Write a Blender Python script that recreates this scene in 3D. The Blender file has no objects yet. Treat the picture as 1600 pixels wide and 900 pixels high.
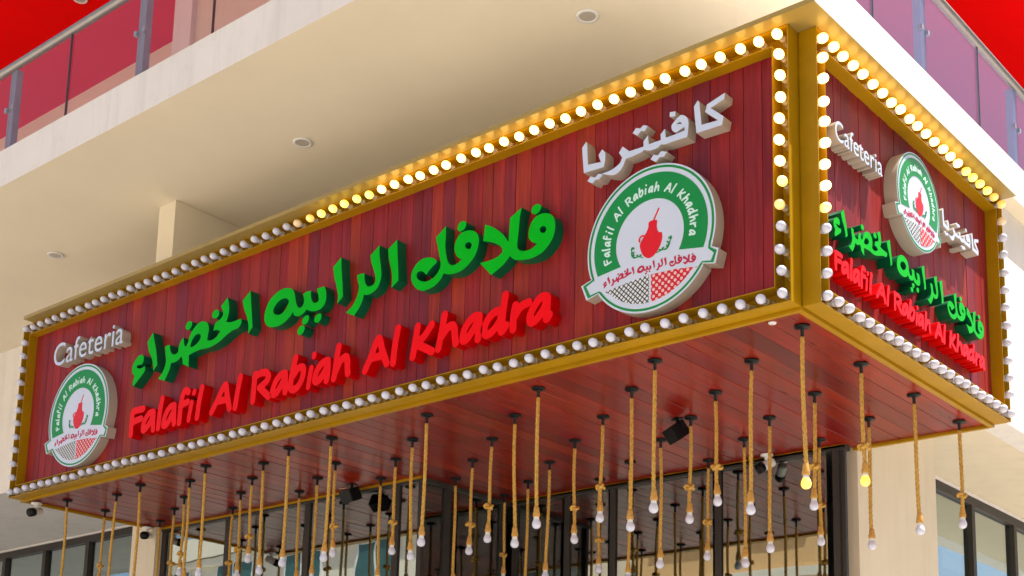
import bpy, math, random
import numpy as np
from mathutils import Matrix, Vector
from mathutils.geometry import tessellate_polygon
R_ = random.Random(7)
rad = math.radians
scene = bpy.context.scene
COL = scene.collection

# ------------------------------------------------------------------ camera
# origin: lower outer corner where the two marquee signs meet; X along the long sign, Y along the short one
CAM_F, CAM_PY = 2150.881, 891.655            # focal length and principal row in photo pixels (1600 x 900 crop)
CAM_C = Vector((3.0393, -5.7643, -2.5886))
CAM_R = Vector((0.763838, 0.644965, 0.023907))
CAM_U = Vector((0.100308, -0.155224, 0.982774))
CAM_W = Vector((-0.637565, 0.748282, 0.183261))
cd = bpy.data.cameras.new('camera')
cam = bpy.data.objects.new('camera', cd); COL.objects.link(cam)
cam.matrix_world = Matrix(((CAM_R.x, CAM_U.x, -CAM_W.x, CAM_C.x), (CAM_R.y, CAM_U.y, -CAM_W.y, CAM_C.y),
                           (CAM_R.z, CAM_U.z, -CAM_W.z, CAM_C.z), (0, 0, 0, 1)))
cd.sensor_fit = 'HORIZONTAL'; cd.sensor_width = 36; cd.lens = CAM_F * 36 / 1600
cd.shift_y = (CAM_PY - 450) / 1600
cd.clip_start = 0.05; cd.clip_end = 2000
scene.camera = cam
GROUND = -4.2

def ray(px, py):
    return CAM_R * ((px - 800) / CAM_F) - CAM_U * ((py - CAM_PY) / CAM_F) + CAM_W
def on_plane(axis, val, px, py):
    d = ray(px, py); t = (val - CAM_C[axis]) / d[axis]
    return CAM_C + d * t

# ------------------------------------------------------------------ light
SUN = Vector((1.0, 0.8, 3.3)).normalized()
world = bpy.data.worlds.new('World'); scene.world = world; world.use_nodes = True
nt = world.node_tree; nt.nodes.clear()
sky = nt.nodes.new('ShaderNodeTexSky'); sky.sky_type = 'NISHITA'; sky.sun_disc = False
sky.sun_elevation = math.asin(SUN.z); sky.sun_rotation = math.atan2(SUN.x, SUN.y)
sky.air_density = 1.0; sky.dust_density = 2.5; sky.ozone_density = 1.0
bg = nt.nodes.new('ShaderNodeBackground'); bg.inputs[1].default_value = 0.10
wo = nt.nodes.new('ShaderNodeOutputWorld')
nt.links.new(sky.outputs[0], bg.inputs[0]); nt.links.new(bg.outputs[0], wo.inputs[0])
sd = bpy.data.lights.new('sun', 'SUN'); sd.energy = 5.0; sd.angle = rad(0.5); sd.color = (1.0, 0.95, 0.86)
so = bpy.data.objects.new('sun', sd); COL.objects.link(so)
so.rotation_euler = (-SUN).to_track_quat('-Z', 'Y').to_euler(); so.location = (6, 6, 20)
vs = scene.view_settings
vs.view_transform = 'Standard'; vs.look = 'None'; vs.exposure = 0.95; vs.gamma = 1.0; vs.use_curve_mapping = False
scene.cycles.max_bounces = 10; scene.cycles.transparent_max_bounces = 12
scene.cycles.sample_clamp_indirect = 4.0

# ------------------------------------------------------------------ materials
def mat_base(name):
    m = bpy.data.materials.new(name); m.use_nodes = True
    nt = m.node_tree; nt.nodes.clear()
    out = nt.nodes.new('ShaderNodeOutputMaterial')
    return m, nt, out
def N(nt, t, **kw):
    n = nt.nodes.new(t)
    for k, v in kw.items(): setattr(n, k, v)
    return n
def paint(name, col, rough=0.5, var=0.08, scale=3.0, bump=0.0, metallic=0.0, spec=0.5, coat=0.0, dirt=0.0, emis=None, estr=0.0, streak=0.0):
    """paint / plastic / plaster: base colour broken up by two scales of noise, fine bump"""
    m, nt, out = mat_base(name)
    b = N(nt, 'ShaderNodeBsdfPrincipled'); nt.links.new(b.outputs[0], out.inputs[0])
    geo = N(nt, 'ShaderNodeNewGeometry')
    n1 = N(nt, 'ShaderNodeTexNoise'); n1.inputs['Scale'].default_value = scale; n1.inputs['Detail'].default_value = 6
    n1.inputs['Roughness'].default_value = 0.6
    nt.links.new(geo.outputs['Position'], n1.inputs['Vector'])
    mp = N(nt, 'ShaderNodeMapRange'); mp.inputs[1].default_value = 0.3; mp.inputs[2].default_value = 0.7
    mp.inputs[3].default_value = 1 - var; mp.inputs[4].default_value = 1 + var
    nt.links.new(n1.outputs[0], mp.inputs[0])
    mx = N(nt, 'ShaderNodeMix', data_type='RGBA', blend_type='MULTIPLY'); mx.inputs[0].default_value = 1
    mx.inputs[6].default_value = (*col, 1); nt.links.new(mp.outputs[0], mx.inputs[7])
    src = mx.outputs[2]
    if streak > 0:
        mpk = N(nt, 'ShaderNodeMapping'); mpk.inputs['Scale'].default_value = (7, 7, 0.7); nt.links.new(geo.outputs['Position'], mpk.inputs[0])
        nk = N(nt, 'ShaderNodeTexNoise'); nk.inputs['Scale'].default_value = 1; nk.inputs['Detail'].default_value = 8; nk.inputs['Roughness'].default_value = 0.7
        nt.links.new(mpk.outputs[0], nk.inputs['Vector'])
        rk = N(nt, 'ShaderNodeMapRange'); rk.inputs[1].default_value = 0.48; rk.inputs[2].default_value = 0.72; rk.inputs[3].default_value = 1; rk.inputs[4].default_value = 1 - streak
        nt.links.new(nk.outputs[0], rk.inputs[0])
        mk = N(nt, 'ShaderNodeMix', data_type='RGBA', blend_type='MULTIPLY'); mk.inputs[0].default_value = 1
        nt.links.new(src, mk.inputs[6]); nt.links.new(rk.outputs[0], mk.inputs[7]); src = mk.outputs[2]
    if dirt > 0:
        n2 = N(nt, 'ShaderNodeTexNoise'); n2.inputs['Scale'].default_value = scale * 6; n2.inputs['Detail'].default_value = 8
        nt.links.new(geo.outputs['Position'], n2.inputs['Vector'])
        cr = N(nt, 'ShaderNodeMapRange'); cr.inputs[1].default_value = 0.58; cr.inputs[2].default_value = 0.75
        cr.inputs[3].default_value = 0; cr.inputs[4].default_value = dirt
        nt.links.new(n2.outputs[0], cr.inputs[0])
        m2 = N(nt, 'ShaderNodeMix', data_type='RGBA'); nt.links.new(cr.outputs[0], m2.inputs[0])
        nt.links.new(src, m2.inputs[6]); m2.inputs[7].default_value = (col[0] * .35, col[1] * .33, col[2] * .3, 1)
        src = m2.outputs[2]
    nt.links.new(src, b.inputs['Base Color'])
    b.inputs['Roughness'].default_value = rough; b.inputs['Metallic'].default_value = metallic
    b.inputs['Specular IOR Level'].default_value = spec
    b.inputs['Coat Weight'].default_value = coat; b.inputs['Coat Roughness'].default_value = 0.08
    if bump > 0:
        n3 = N(nt, 'ShaderNodeTexNoise'); n3.inputs['Scale'].default_value = 60; n3.inputs['Detail'].default_value = 5
        nt.links.new(geo.outputs['Position'], n3.inputs['Vector'])
        bp = N(nt, 'ShaderNodeBump'); bp.inputs['Strength'].default_value = bump; bp.inputs['Distance'].default_value = 0.01
        nt.links.new(n3.outputs[0], bp.inputs['Height']); nt.links.new(bp.outputs[0], b.inputs['Normal'])
    if emis:
        b.inputs['Emission Color'].default_value = (*emis, 1); b.inputs['Emission Strength'].default_value = estr
    return m
def wood(name, cols, axis, rough, coat, relief=0.25, spec=0.28):
    """stained boards: every board its own tone (object random), grain stretched along the board"""
    m, nt, out = mat_base(name)
    b = N(nt, 'ShaderNodeBsdfPrincipled'); nt.links.new(b.outputs[0], out.inputs[0])
    oi = N(nt, 'ShaderNodeObjectInfo'); geo = N(nt, 'ShaderNodeNewGeometry')
    ramp = N(nt, 'ShaderNodeValToRGB'); el = ramp.color_ramp.elements
    el[0].color = (*cols[0], 1); el[1].color = (*cols[-1], 1)
    for i, c in enumerate(cols[1:-1]):
        e = el.new((i + 1) / (len(cols) - 1)); e.color = (*c, 1)
    nt.links.new(oi.outputs['Random'], ramp.inputs[0])
    off = N(nt, 'ShaderNodeVectorMath', operation='SCALE'); off.inputs[0].default_value = (37, 53, 71)
    nt.links.new(oi.outputs['Random'], off.inputs['Scale'])
    ad = N(nt, 'ShaderNodeVectorMath', operation='ADD'); nt.links.new(geo.outputs['Position'], ad.inputs[0]); nt.links.new(off.outputs[0], ad.inputs[1])
    mpg = N(nt, 'ShaderNodeMapping'); sc = [45, 45, 45]; sc[axis] = 2.2; mpg.inputs['Scale'].default_value = sc
    nt.links.new(ad.outputs[0], mpg.inputs[0])
    g = N(nt, 'ShaderNodeTexNoise'); g.inputs['Scale'].default_value = 1; g.inputs['Detail'].default_value = 7; g.inputs['Roughness'].default_value = 0.65
    nt.links.new(mpg.outputs[0], g.inputs['Vector'])
    mr = N(nt, 'ShaderNodeMapRange'); mr.inputs[1].default_value = 0.3; mr.inputs[2].default_value = 0.72; mr.inputs[3].default_value = 0.62; mr.inputs[4].default_value = 1.25
    nt.links.new(g.outputs[0], mr.inputs[0])
    mp2 = N(nt, 'ShaderNodeMapping'); sc = [5, 5, 5]; sc[axis] = 1.1; mp2.inputs['Scale'].default_value = sc
    nt.links.new(ad.outputs[0], mp2.inputs[0])
    w = N(nt, 'ShaderNodeTexNoise'); w.inputs['Scale'].default_value = 1; w.inputs['Detail'].default_value = 4
    nt.links.new(mp2.outputs[0], w.inputs['Vector'])
    mr2 = N(nt, 'ShaderNodeMapRange'); mr2.inputs[1].default_value = 0.3; mr2.inputs[2].default_value = 0.7; mr2.inputs[3].default_value = 0.75; mr2.inputs[4].default_value = 1.2
    nt.links.new(w.outputs[0], mr2.inputs[0])
    mm = N(nt, 'ShaderNodeMath', operation='MULTIPLY'); nt.links.new(mr.outputs[0], mm.inputs[0]); nt.links.new(mr2.outputs[0], mm.inputs[1])
    mx = N(nt, 'ShaderNodeMix', data_type='RGBA', blend_type='MULTIPLY'); mx.inputs[0].default_value = 1
    nt.links.new(ramp.outputs[0], mx.inputs[6]); nt.links.new(mm.outputs[0], mx.inputs[7])
    nt.links.new(mx.outputs[2], b.inputs['Base Color'])
    rr = N(nt, 'ShaderNodeMapRange'); rr.inputs[3].default_value = rough; rr.inputs[4].default_value = rough + 0.22
    nt.links.new(g.outputs[0], rr.inputs[0]); nt.links.new(rr.outputs[0], b.inputs['Roughness'])
    b.inputs['Coat Weight'].default_value = coat; b.inputs['Coat Roughness'].default_value = 0.12; b.inputs['Specular IOR Level'].default_value = spec
    bp = N(nt, 'ShaderNodeBump'); bp.inputs['Strength'].default_value = relief; bp.inputs['Distance'].default_value = 0.004
    nt.links.new(g.outputs[0], bp.inputs['Height']); nt.links.new(bp.outputs[0], b.inputs['Normal'])
    return m
def glass(name, refl, tint, gl=(0.95, 0.97, 1.0), rough=0.0, edge=0.5):
    """pane: part mirror, part see-through"""
    m, nt, out = mat_base(name)
    g = N(nt, 'ShaderNodeBsdfGlossy'); g.inputs['Color'].default_value = (*gl, 1)
    geo = N(nt, 'ShaderNodeNewGeometry')
    nz = N(nt, 'ShaderNodeTexNoise'); nz.inputs['Scale'].default_value = 1.3; nt.links.new(geo.outputs['Position'], nz.inputs['Vector'])
    bp = N(nt, 'ShaderNodeBump'); bp.inputs['Strength'].default_value = 0.05; bp.inputs['Distance'].default_value = 0.02
    nt.links.new(nz.outputs[0], bp.inputs['Height']); nt.links.new(bp.outputs[0], g.inputs['Normal'])
    g.inputs['Roughness'].default_value = rough
    t = N(nt, 'ShaderNodeBsdfTransparent'); t.inputs[0].default_value = (*tint, 1)
    lw = N(nt, 'ShaderNodeLayerWeight'); lw.inputs[0].default_value = 0.5
    mr = N(nt, 'ShaderNodeMapRange'); mr.inputs[3].default_value = refl; mr.inputs[4].default_value = min(1, refl + edge)
    pw = N(nt, 'ShaderNodeMath', operation='POWER'); pw.inputs[1].default_value = 2.5
    nt.links.new(lw.outputs['Facing'], pw.inputs[0]); nt.links.new(pw.outputs[0], mr.inputs[0])
    mx = N(nt, 'ShaderNodeMixShader'); nt.links.new(mr.outputs[0], mx.inputs[0])
    nt.links.new(t.outputs[0], mx.inputs[1]); nt.links.new(g.outputs[0], mx.inputs[2]); nt.links.new(mx.outputs[0], out.inputs[0])
    return m
def rope_mat(name):
    m, nt, out = mat_base(name)
    b = N(nt, 'ShaderNodeBsdfPrincipled'); nt.links.new(b.outputs[0], out.inputs[0])
    tc = N(nt, 'ShaderNodeTexCoord')
    mp = N(nt, 'ShaderNodeMapping'); mp.inputs['Scale'].default_value = (180, 180, 60); nt.links.new(tc.outputs['Object'], mp.inputs[0])
    n = N(nt, 'ShaderNodeTexNoise'); n.inputs['Scale'].default_value = 1; n.inputs['Detail'].default_value = 4; nt.links.new(mp.outputs[0], n.inputs[0])
    r = N(nt, 'ShaderNodeValToRGB'); r.color_ramp.elements[0].position = .3; r.color_ramp.elements[1].position = .7
    r.color_ramp.elements[0].color = (0.40, 0.20, 0.03, 1); r.color_ramp.elements[1].color = (0.78, 0.48, 0.11, 1)
    nt.links.new(n.outputs[0], r.inputs[0]); nt.links.new(r.outputs[0], b.inputs['Base Color']); b.inputs['Roughness'].default_value = 0.9
    return m
def net_mat(name, kind):
    """flat print: headscarf pattern, black net or red star check"""
    m, nt, out = mat_base(name)
    b = N(nt, 'ShaderNodeBsdfPrincipled'); nt.links.new(b.outputs[0], out.inputs[0]); b.inputs['Roughness'].default_value = 0.4
    tc = N(nt, 'ShaderNodeTexCoord')
    mp = N(nt, 'ShaderNodeMapping'); nt.links.new(tc.outputs['Object'], mp.inputs[0])
    mp.inputs['Rotation'].default_value = (0, rad(45), 0)
    if kind == 'net':
        w = []
        for ax in ('X', 'Z'):
            wv = N(nt, 'ShaderNodeTexWave', bands_direction=ax); wv.inputs['Scale'].default_value = 14.5; nt.links.new(mp.outputs[0], wv.inputs[0])
            w.append(wv)
        mn = N(nt, 'ShaderNodeMath', operation='MINIMUM'); nt.links.new(w[0].outputs[1], mn.inputs[0]); nt.links.new(w[1].outputs[1], mn.inputs[1])
        st = N(nt, 'ShaderNodeMath', operation='GREATER_THAN'); nt.links.new(mn.outputs[0], st.inputs[0]); st.inputs[1].default_value = 0.20
        c0, c1 = (0.015, 0.02, 0.02, 1), (0.74, 0.76, 0.80, 1)
    else:
        ck = N(nt, 'ShaderNodeTexVoronoi'); ck.inputs['Scale'].default_value = 1; ck.inputs['Randomness'].default_value = 0.0
        mp.inputs['Scale'].default_value = (36, 0.001, 36); nt.links.new(mp.outputs[0], ck.inputs['Vector'])
        st = N(nt, 'ShaderNodeMath', operation='LESS_THAN'); nt.links.new(ck.outputs['Distance'], st.inputs[0]); st.inputs[1].default_value = 0.33
        c0, c1 = (0.62, 0.004, 0.01, 1), (0.78, 0.55, 0.58, 1)
    mx = N(nt, 'ShaderNodeMix', data_type='RGBA'); nt.links.new(st.outputs[0], mx.inputs[0]); mx.inputs[6].default_value = c0; mx.inputs[7].default_value = c1
    nt.links.new(mx.outputs[2], b.inputs['Base Color'])
    return m
M = {}
M['fascia'] = paint('white_render', (0.80, 0.765, 0.74), 0.75, 0.035, 1.2, 0.12, dirt=0.06, streak=0.13)
M['cream'] = paint('cream_soffit_paint', (0.83, 0.74, 0.57), 0.8, 0.05, 0.7, 0.08)
M['wallcream'] = paint('cream_wall_paint', (0.74, 0.65, 0.50), 0.8, 0.05, 0.8, 0.1, streak=0.08)
M['gold'] = paint('mustard_frame_paint', (0.40, 0.215, 0.001), 0.42, 0.13, 2.3, 0.05, spec=0.22, dirt=0.10)
M['visor'] = paint('glossy_flashing', (0.37, 0.26, 0.07), 0.26, 0.08, 2, 0.0, spec=0.4)
M['red_ceiling'] = paint('red_ceiling_paint', (0.86, 0.001, 0.001), 0.85, 0.05, 1, 0.05, spec=0.05)
M['steel'] = paint('brushed_steel', (0.33, 0.35, 0.41), 0.5, 0.08, 6, 0.0, metallic=0.3)
M['rail'] = paint('rail_steel', (0.34, 0.33, 0.32), 0.32, 0.1, 6, 0.0, metallic=0.6)
M['darkjoint'] = paint('dark_seal', (0.05, 0.04, 0.04), 0.6, 0.05)
M['frame'] = paint('charcoal_aluminium', (0.050, 0.044, 0.041), 0.5, 0.12, 5, 0.02, spec=0.2)
M['black'] = paint('black_metal', (0.007, 0.007, 0.008), 0.45, 0.15, 9, 0.0, spec=0.2)
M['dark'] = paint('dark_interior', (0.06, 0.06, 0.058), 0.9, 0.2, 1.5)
M['room'] = paint('grey_room', (0.34, 0.37, 0.36), 0.9, 0.1, 0.6)
M['white'] = paint('white_plastic', (0.78, 0.77, 0.75), 0.35, 0.03)
M['ltwhite'] = paint('letter_white_sky_tint', (0.58, 0.67, 0.88), 0.35, 0.03)  # white letters; blue of the sky light put into the base colour
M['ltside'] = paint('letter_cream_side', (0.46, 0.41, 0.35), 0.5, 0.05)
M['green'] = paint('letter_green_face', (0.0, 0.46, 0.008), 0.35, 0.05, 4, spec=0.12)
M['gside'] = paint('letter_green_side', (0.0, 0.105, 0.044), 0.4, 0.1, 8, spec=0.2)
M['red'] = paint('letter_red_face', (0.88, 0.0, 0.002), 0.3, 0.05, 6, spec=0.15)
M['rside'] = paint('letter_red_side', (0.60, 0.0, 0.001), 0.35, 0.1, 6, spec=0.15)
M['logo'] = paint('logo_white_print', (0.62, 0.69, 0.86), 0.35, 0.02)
M['lgreen'] = paint('logo_green_print', (0.0, 0.25, 0.045), 0.35, 0.04)
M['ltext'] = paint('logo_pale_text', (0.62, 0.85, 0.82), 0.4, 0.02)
M['lred'] = paint('logo_red_print', (0.72, 0.0, 0.006), 0.35, 0.08, 30)
M['lmaroon'] = paint('logo_maroon_print', (0.50, 0.006, 0.05), 0.4, 0.03)
M['net'] = net_mat('black_net_print', 'net'); M['star'] = net_mat('red_star_print', 'star')
M['panel'] = wood('red_panel_boards', [(0.25, 0.013, 0.020), (0.31, 0.017, 0.014), (0.19, 0.015, 0.030), (0.28, 0.013, 0.017), (0.34, 0.030, 0.012), (0.22, 0.012, 0.022), (0.30, 0.015, 0.015)], 2, 0.42, 0.06)
M['soffit'] = wood('red_soffit_boards', [(0.27, 0.014, 0.006), (0.16, 0.012, 0.008), (0.31, 0.026, 0.007), (0.20, 0.009, 0.009), (0.28, 0.018, 0.006)], 1, 0.20, 0.08, 0.06, 0.18)
M['shopglass'] = glass('storefront_glass', 0.38, (0.42, 0.46, 0.46), (0.80, 0.88, 0.86))
M['winglass'] = glass('window_glass', 0.40, (0.50, 0.58, 0.58), (0.80, 0.90, 0.92))
M['balglass'] = glass('balustrade_glass', 0.04, (0.97, 0.92, 0.92), (0.95, 0.86, 0.84), edge=0.16)
M['sideglass'] = glass('side_balustrade_glass', 0.13, (0.90, 0.86, 0.90), (0.85, 0.84, 0.95), edge=0.25)
M['rope'] = rope_mat('jute_rope')
M['cap'] = paint('jute_wrapped_cap', (0.58, 0.31, 0.07), 0.85, 0.25, 90, 0.3)
M['bulb'] = paint('opal_bulb', (0.68, 0.70, 0.86), 0.22, 0.02, spec=0.5)  # opal white with the bluish sky light mixed into its colour
M['bulb4'] = paint('lit_bulb_full', (0.8, 0.8, 0.8), 0.3, 0.0, emis=(1.0, 0.58, 0.11), estr=3.2)
M['bulb3'] = paint('lit_bulb_bright', (0.8, 0.8, 0.7), 0.3, 0.0, emis=(1.0, 0.66, 0.03), estr=1.1)
M['bulb2'] = paint('lit_bulb_dim', (0.8, 0.7, 0.5), 0.3, 0.0, emis=(1.0, 0.50, 0.0), estr=0.45)
M['bulb1'] = paint('lit_bulb_faint', (0.8, 0.72, 0.58), 0.3, 0.0, emis=(1.0, 0.45, 0.05), estr=0.12)
M['warmbulb'] = paint('lit_warm_bulb', (0.8, 0.6, 0.3), 0.3, 0.0, emis=(1.0, 0.50, 0.0), estr=1.0)
M['socket'] = paint('ceramic_socket', (0.60, 0.47, 0.24), 0.35, 0.06)
M['ground'] = paint('sandy_paving', (0.46, 0.42, 0.37), 0.85, 0.15, 0.5, 0.1)
M['far1'] = paint('ochre_facade', (0.70, 0.50, 0.24), 0.8, 0.06, 0.4)
M['far2'] = paint('pale_facade', (0.74, 0.68, 0.56), 0.8, 0.06, 0.4)
M['far3'] = paint('apricot_facade', (0.72, 0.44, 0.20), 0.8, 0.06, 0.4)
M['farglass'] = paint('teal_window', (0.05, 0.12, 0.11), 0.1, 0.2, 0.6, spec=0.8)

# ------------------------------------------------------------------ mesh helpers
class MB:
    def __init__(s): s.v = []; s.f = []; s.m = []; s.sm = []
    def face(s, idx, m=0, smooth=False): s.f.append(tuple(idx)); s.m.append(m); s.sm.append(smooth)
    def box(s, x0, x1, y0, y1, z0, z1, m=0, mats=None):
        i = len(s.v)
        s.v += [(x0, y0, z0), (x1, y0, z0), (x1, y1, z0), (x0, y1, z0), (x0, y0, z1), (x1, y0, z1), (x1, y1, z1), (x0, y1, z1)]
        q = [(0, 3, 2, 1), (4, 5, 6, 7), (0, 1, 5, 4), (2, 3, 7, 6), (1, 2, 6, 5), (3, 0, 4, 7)]   # bottom top front back right left
        for k, a in enumerate(q): s.face([i + j for j in a], mats[k] if mats else m)
        return s
    def lathe(s, prof, seg=16, axis='z', org=(0, 0, 0), m=0, smooth=True):
        """prof: list of (r, h); axis z (h up) or y (h along -y)"""
        i = len(s.v); n = len(prof)
        for r, h in prof:
            for k in range(seg):
                a = 2 * math.pi * k / seg; c, d = r * math.cos(a), r * math.sin(a)
                p = (c, d, h) if axis == 'z' else (c, -h, d)
                s.v.append((p[0] + org[0], p[1] + org[1], p[2] + org[2]))
        for j in range(n - 1):
            for k in range(seg):
                k2 = (k + 1) % seg
                s.face((i + j * seg + k, i + j * seg + k2, i + (j + 1) * seg + k2, i + (j + 1) * seg + k), m, smooth)
        for j in (0, n - 1):
            if prof[j][0] > 1e-5: s.face([i + j * seg + k for k in range(seg)], m, False)
        return s
    def tube(s, path, rads, seg=10, m=0, lobes=0, twist=0.0, smooth=True, caps=True):
        path = [Vector(p) for p in path]; n = len(path); i = len(s.v)
        if not isinstance(rads, (list, tuple)): rads = [rads] * n
        up = None; L = 0
        for j in range(n):
            t = (path[min(j + 1, n - 1)] - path[max(j - 1, 0)]).normalized()
            if up is None: up = t.orthogonal().normalized()
            up = (up - t * up.dot(t)).normalized(); sd = t.cross(up)
            if j: L += (path[j] - path[j - 1]).length
            for k in range(seg):
                a = 2 * math.pi * k / seg
                r = rads[j] * (1 + (0.13 * math.cos(lobes * a) if lobes else 0))
                b = a + twist * L
                s.v.append(tuple(path[j] + up * (r * math.cos(b)) + sd * (r * math.sin(b))))
        for j in range(n - 1):
            for k in range(seg):
                k2 = (k + 1) % seg
                s.face((i + j * seg + k, i + j * seg + k2, i + (j + 1) * seg + k2, i + (j + 1) * seg + k), m, smooth)
        if caps:
            s.face([i + k for k in range(seg)][::-1], m); s.face([i + (n - 1) * seg + k for k in range(seg)], m)
        return s
    def mesh(s, name, mats):
        me = bpy.data.meshes.new(name); me.from_pydata(s.v, [], s.f)
        for mm in mats: me.materials.append(M[mm] if isinstance(mm, str) else mm)
        me.polygons.foreach_set('material_index', s.m); me.polygons.foreach_set('use_smooth', s.sm)
        import bmesh
        bm = bmesh.new(); bm.from_mesh(me); bmesh.ops.recalc_face_normals(bm, faces=bm.faces); bm.to_mesh(me); bm.free()
        me.update(); return me
    def build(s, name, mats, parent=None, **kw):
        return obj(name, s.mesh(name, mats if isinstance(mats, (list, tuple)) else [mats]), parent, **kw)
def obj(name, data, parent=None, label=None, cat=None, group=None, kind=None, loc=None, rot=None, scale=None):
    o = bpy.data.objects.new(name, data); COL.objects.link(o)
    if parent: o.parent = parent
    if label: o['label'] = label
    if cat: o['category'] = cat
    if group: o['group'] = group
    if kind: o['kind'] = kind
    if loc: o.location = loc
    if rot: o.rotation_euler = rot
    if scale: o.scale = scale
    return o
def thing(name, label, cat, loc=(0, 0, 0), rotz=0, group=None):
    return obj(name, None, None, label, cat, group, None, loc, (0, 0, rotz))
def box(name, b, mats, parent=None, **kw):
    mb = MB(); mb.box(*b); return mb.build(name, mats, parent, **kw)

# unit board: width x -.5..+.5, thickness y 0..1 (front at 0, chamfered edges), length z 0..1
def board_mesh(name, mat):
    b = MB(); pr = [(-.5, 1), (-.5, .12), (-.488, 0), (.488, 0), (.5, .12), (.5, 1)]
    b.v = [(x, y, 0) for x, y in pr] + [(x, y, 1) for x, y in pr]
    for k in range(6): b.face((k, (k + 1) % 6, (k + 1) % 6 + 6, k + 6))
    b.face(range(6)); b.face(range(6, 12))
    return b.mesh(name, [mat])

# ------------------------------------------------------------------ setting
g = MB(); g.v = [(-300, -300, GROUND), (300, -300, GROUND), (300, 300, GROUND), (-300, 300, GROUND)]; g.face((0, 1, 2, 3))
g.build('ground', 'ground', None, kind='structure', label='sandy paved street in front of the cafeteria', cat='ground')

SOF, TOP = 2.28, 2.60                # balcony slab
LSZ, RSZ = 0.69, 0.49                # lower soffits beside the sign box
WY, WX = 1.385, -0.61                # first-floor wall planes
bld = thing('building', 'white and cream rendered corner building with glazed balcony and red ceiling', 'building', (-4, 3, GROUND))
def bpart(name, b, mats, **kw):
    o = box(name, b, mats, bld, **kw); o.location = (4, -3, -GROUND); return o
mb = MB(); mb.box(-30, -0.487, -0.71, 30, SOF, TOP, mats=[1, 0, 0, 0, 0, 0])
o = mb.build('floor_slab', ['fascia', 'cream'], bld); o.location = (4, -3, -GROUND)
bpart('wall', (-30, -7.39, WY, WY + .2, LSZ, SOF - .002), 'fascia')
bpart('wall', (-7.39, WX - .2, WY, WY + .2, 1.535, SOF - .002), 'wallcream')
bpart('wall', (WX - .2, WX, WY, 2.640, 1.535, SOF - .002), 'fascia')
bpart('wall', (WX - .2, WX, 2.640, 30, RSZ, SOF - .002), 'fascia')
bpart('fin_wall', (-5.95, -5.735, 0.28, WY - .002, 1.535, SOF - .002), 'cream')
bpart('lower_soffit', (-30, -7.39, WY + .2, 3.08, LSZ + .002, LSZ + .06), 'fascia')
bpart('lower_soffit', (-2.4, WX - .2, 2.640, 30, RSZ + .002, RSZ + .06), 'wallcream')
bpart('pillar', (-7.66, -7.29, 1.40, 1.9, GROUND, -.001), 'wallcream')
bpart('pillar', (-7.66, -7.39, 1.40, 1.9, -.001, LSZ), 'wallcream')
bpart('pillar', (-1.14, -1.06, 2.64, 3.93, GROUND, RSZ), 'wallcream')
# upper floor seen through the balustrade
RZ = 5.2
bpart('red_ceiling', (-30, -0.55, -0.95, 14, RZ, RZ + .3), 'red_ceiling', label='bright red painted ceiling over the balcony')
bpart('wall', (-30, -7.02, 1.663, 1.9, TOP, RZ), 'cream')
bpart('wall', (-6.75, -3.0, 1.05, 6, TOP, RZ), 'wallcream')
bpart('column', (-7.02, -6.75, 1.0, 1.9, TOP, RZ), 'fascia')
bpart('wall', (-30, -0.55, 13.5, 14, TOP, RZ), 'cream')
# shop interior
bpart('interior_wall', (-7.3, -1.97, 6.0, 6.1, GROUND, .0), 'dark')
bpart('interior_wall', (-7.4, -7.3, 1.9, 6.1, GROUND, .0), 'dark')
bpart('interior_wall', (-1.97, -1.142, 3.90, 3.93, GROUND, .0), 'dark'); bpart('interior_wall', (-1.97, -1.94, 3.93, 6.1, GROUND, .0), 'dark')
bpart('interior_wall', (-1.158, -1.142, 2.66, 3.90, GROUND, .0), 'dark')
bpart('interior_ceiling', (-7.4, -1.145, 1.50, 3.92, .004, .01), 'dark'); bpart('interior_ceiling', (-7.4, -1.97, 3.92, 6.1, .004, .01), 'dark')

def window_run(axis, plane, a0, a1, ztop, mulls, inward):
    """ribbon of dark framed panes; axis 0: runs along X at Y=plane, axis 1: runs along Y at X=plane"""
    def bb(p0, p1, d0, d1, z0, z1):
        return (p0, p1, plane + min(d0 * inward, d1 * inward), plane + max(d0 * inward, d1 * inward), z0, z1) if axis == 0 else \
               (plane + min(d0 * inward, d1 * inward), plane + max(d0 * inward, d1 * inward), p0, p1, z0, z1)
    zb = -2.6
    fr = MB(); fr.box(*bb(a0, a1, 0, .09, ztop - .10, ztop - .002)); fr.box(*bb(a0, a1, 0, .09, zb, zb + .08))
    w = fr.build('window', 'frame', bld); w.location = (4, -3, -GROUND)
    edges = [a0] + mulls + [a1]
    for x in mulls:
        o = box('mullion', bb(x - .035, x + .035, -.004, .08, zb + .08, ztop - .10), 'frame', w)
    for x0, x1 in zip(edges[:-1], edges[1:]):
        box('pane', bb(x0 + .036, x1 - .036, .04, .05, zb + .08, ztop - .10), 'winglass', w)
    bpart('head_strip', bb(a0, a1, -.03, -.002, ztop - .022, ztop - .003), 'fascia')
    bpart('wall', bb(a0, a1, .0, .2, GROUND, zb), 'wallcream')
    bpart('interior_wall', bb(a0, a1, 1.6, 1.7, zb, ztop), 'room')
window_run(0, 3.08, -19.5, -7.66, LSZ, [-18.5, -17.55, -16.62, -15.7, -14.77, -13.84, -12.91, -11.985, -11.06, -10.13, -9.2, -8.3], 1)
window_run(1, -1.685, 3.93, 14, RSZ, [5.27, 6.22, 7.25, 8.25, 9.25, 10.2, 11.2, 12.2], -1)

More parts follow.
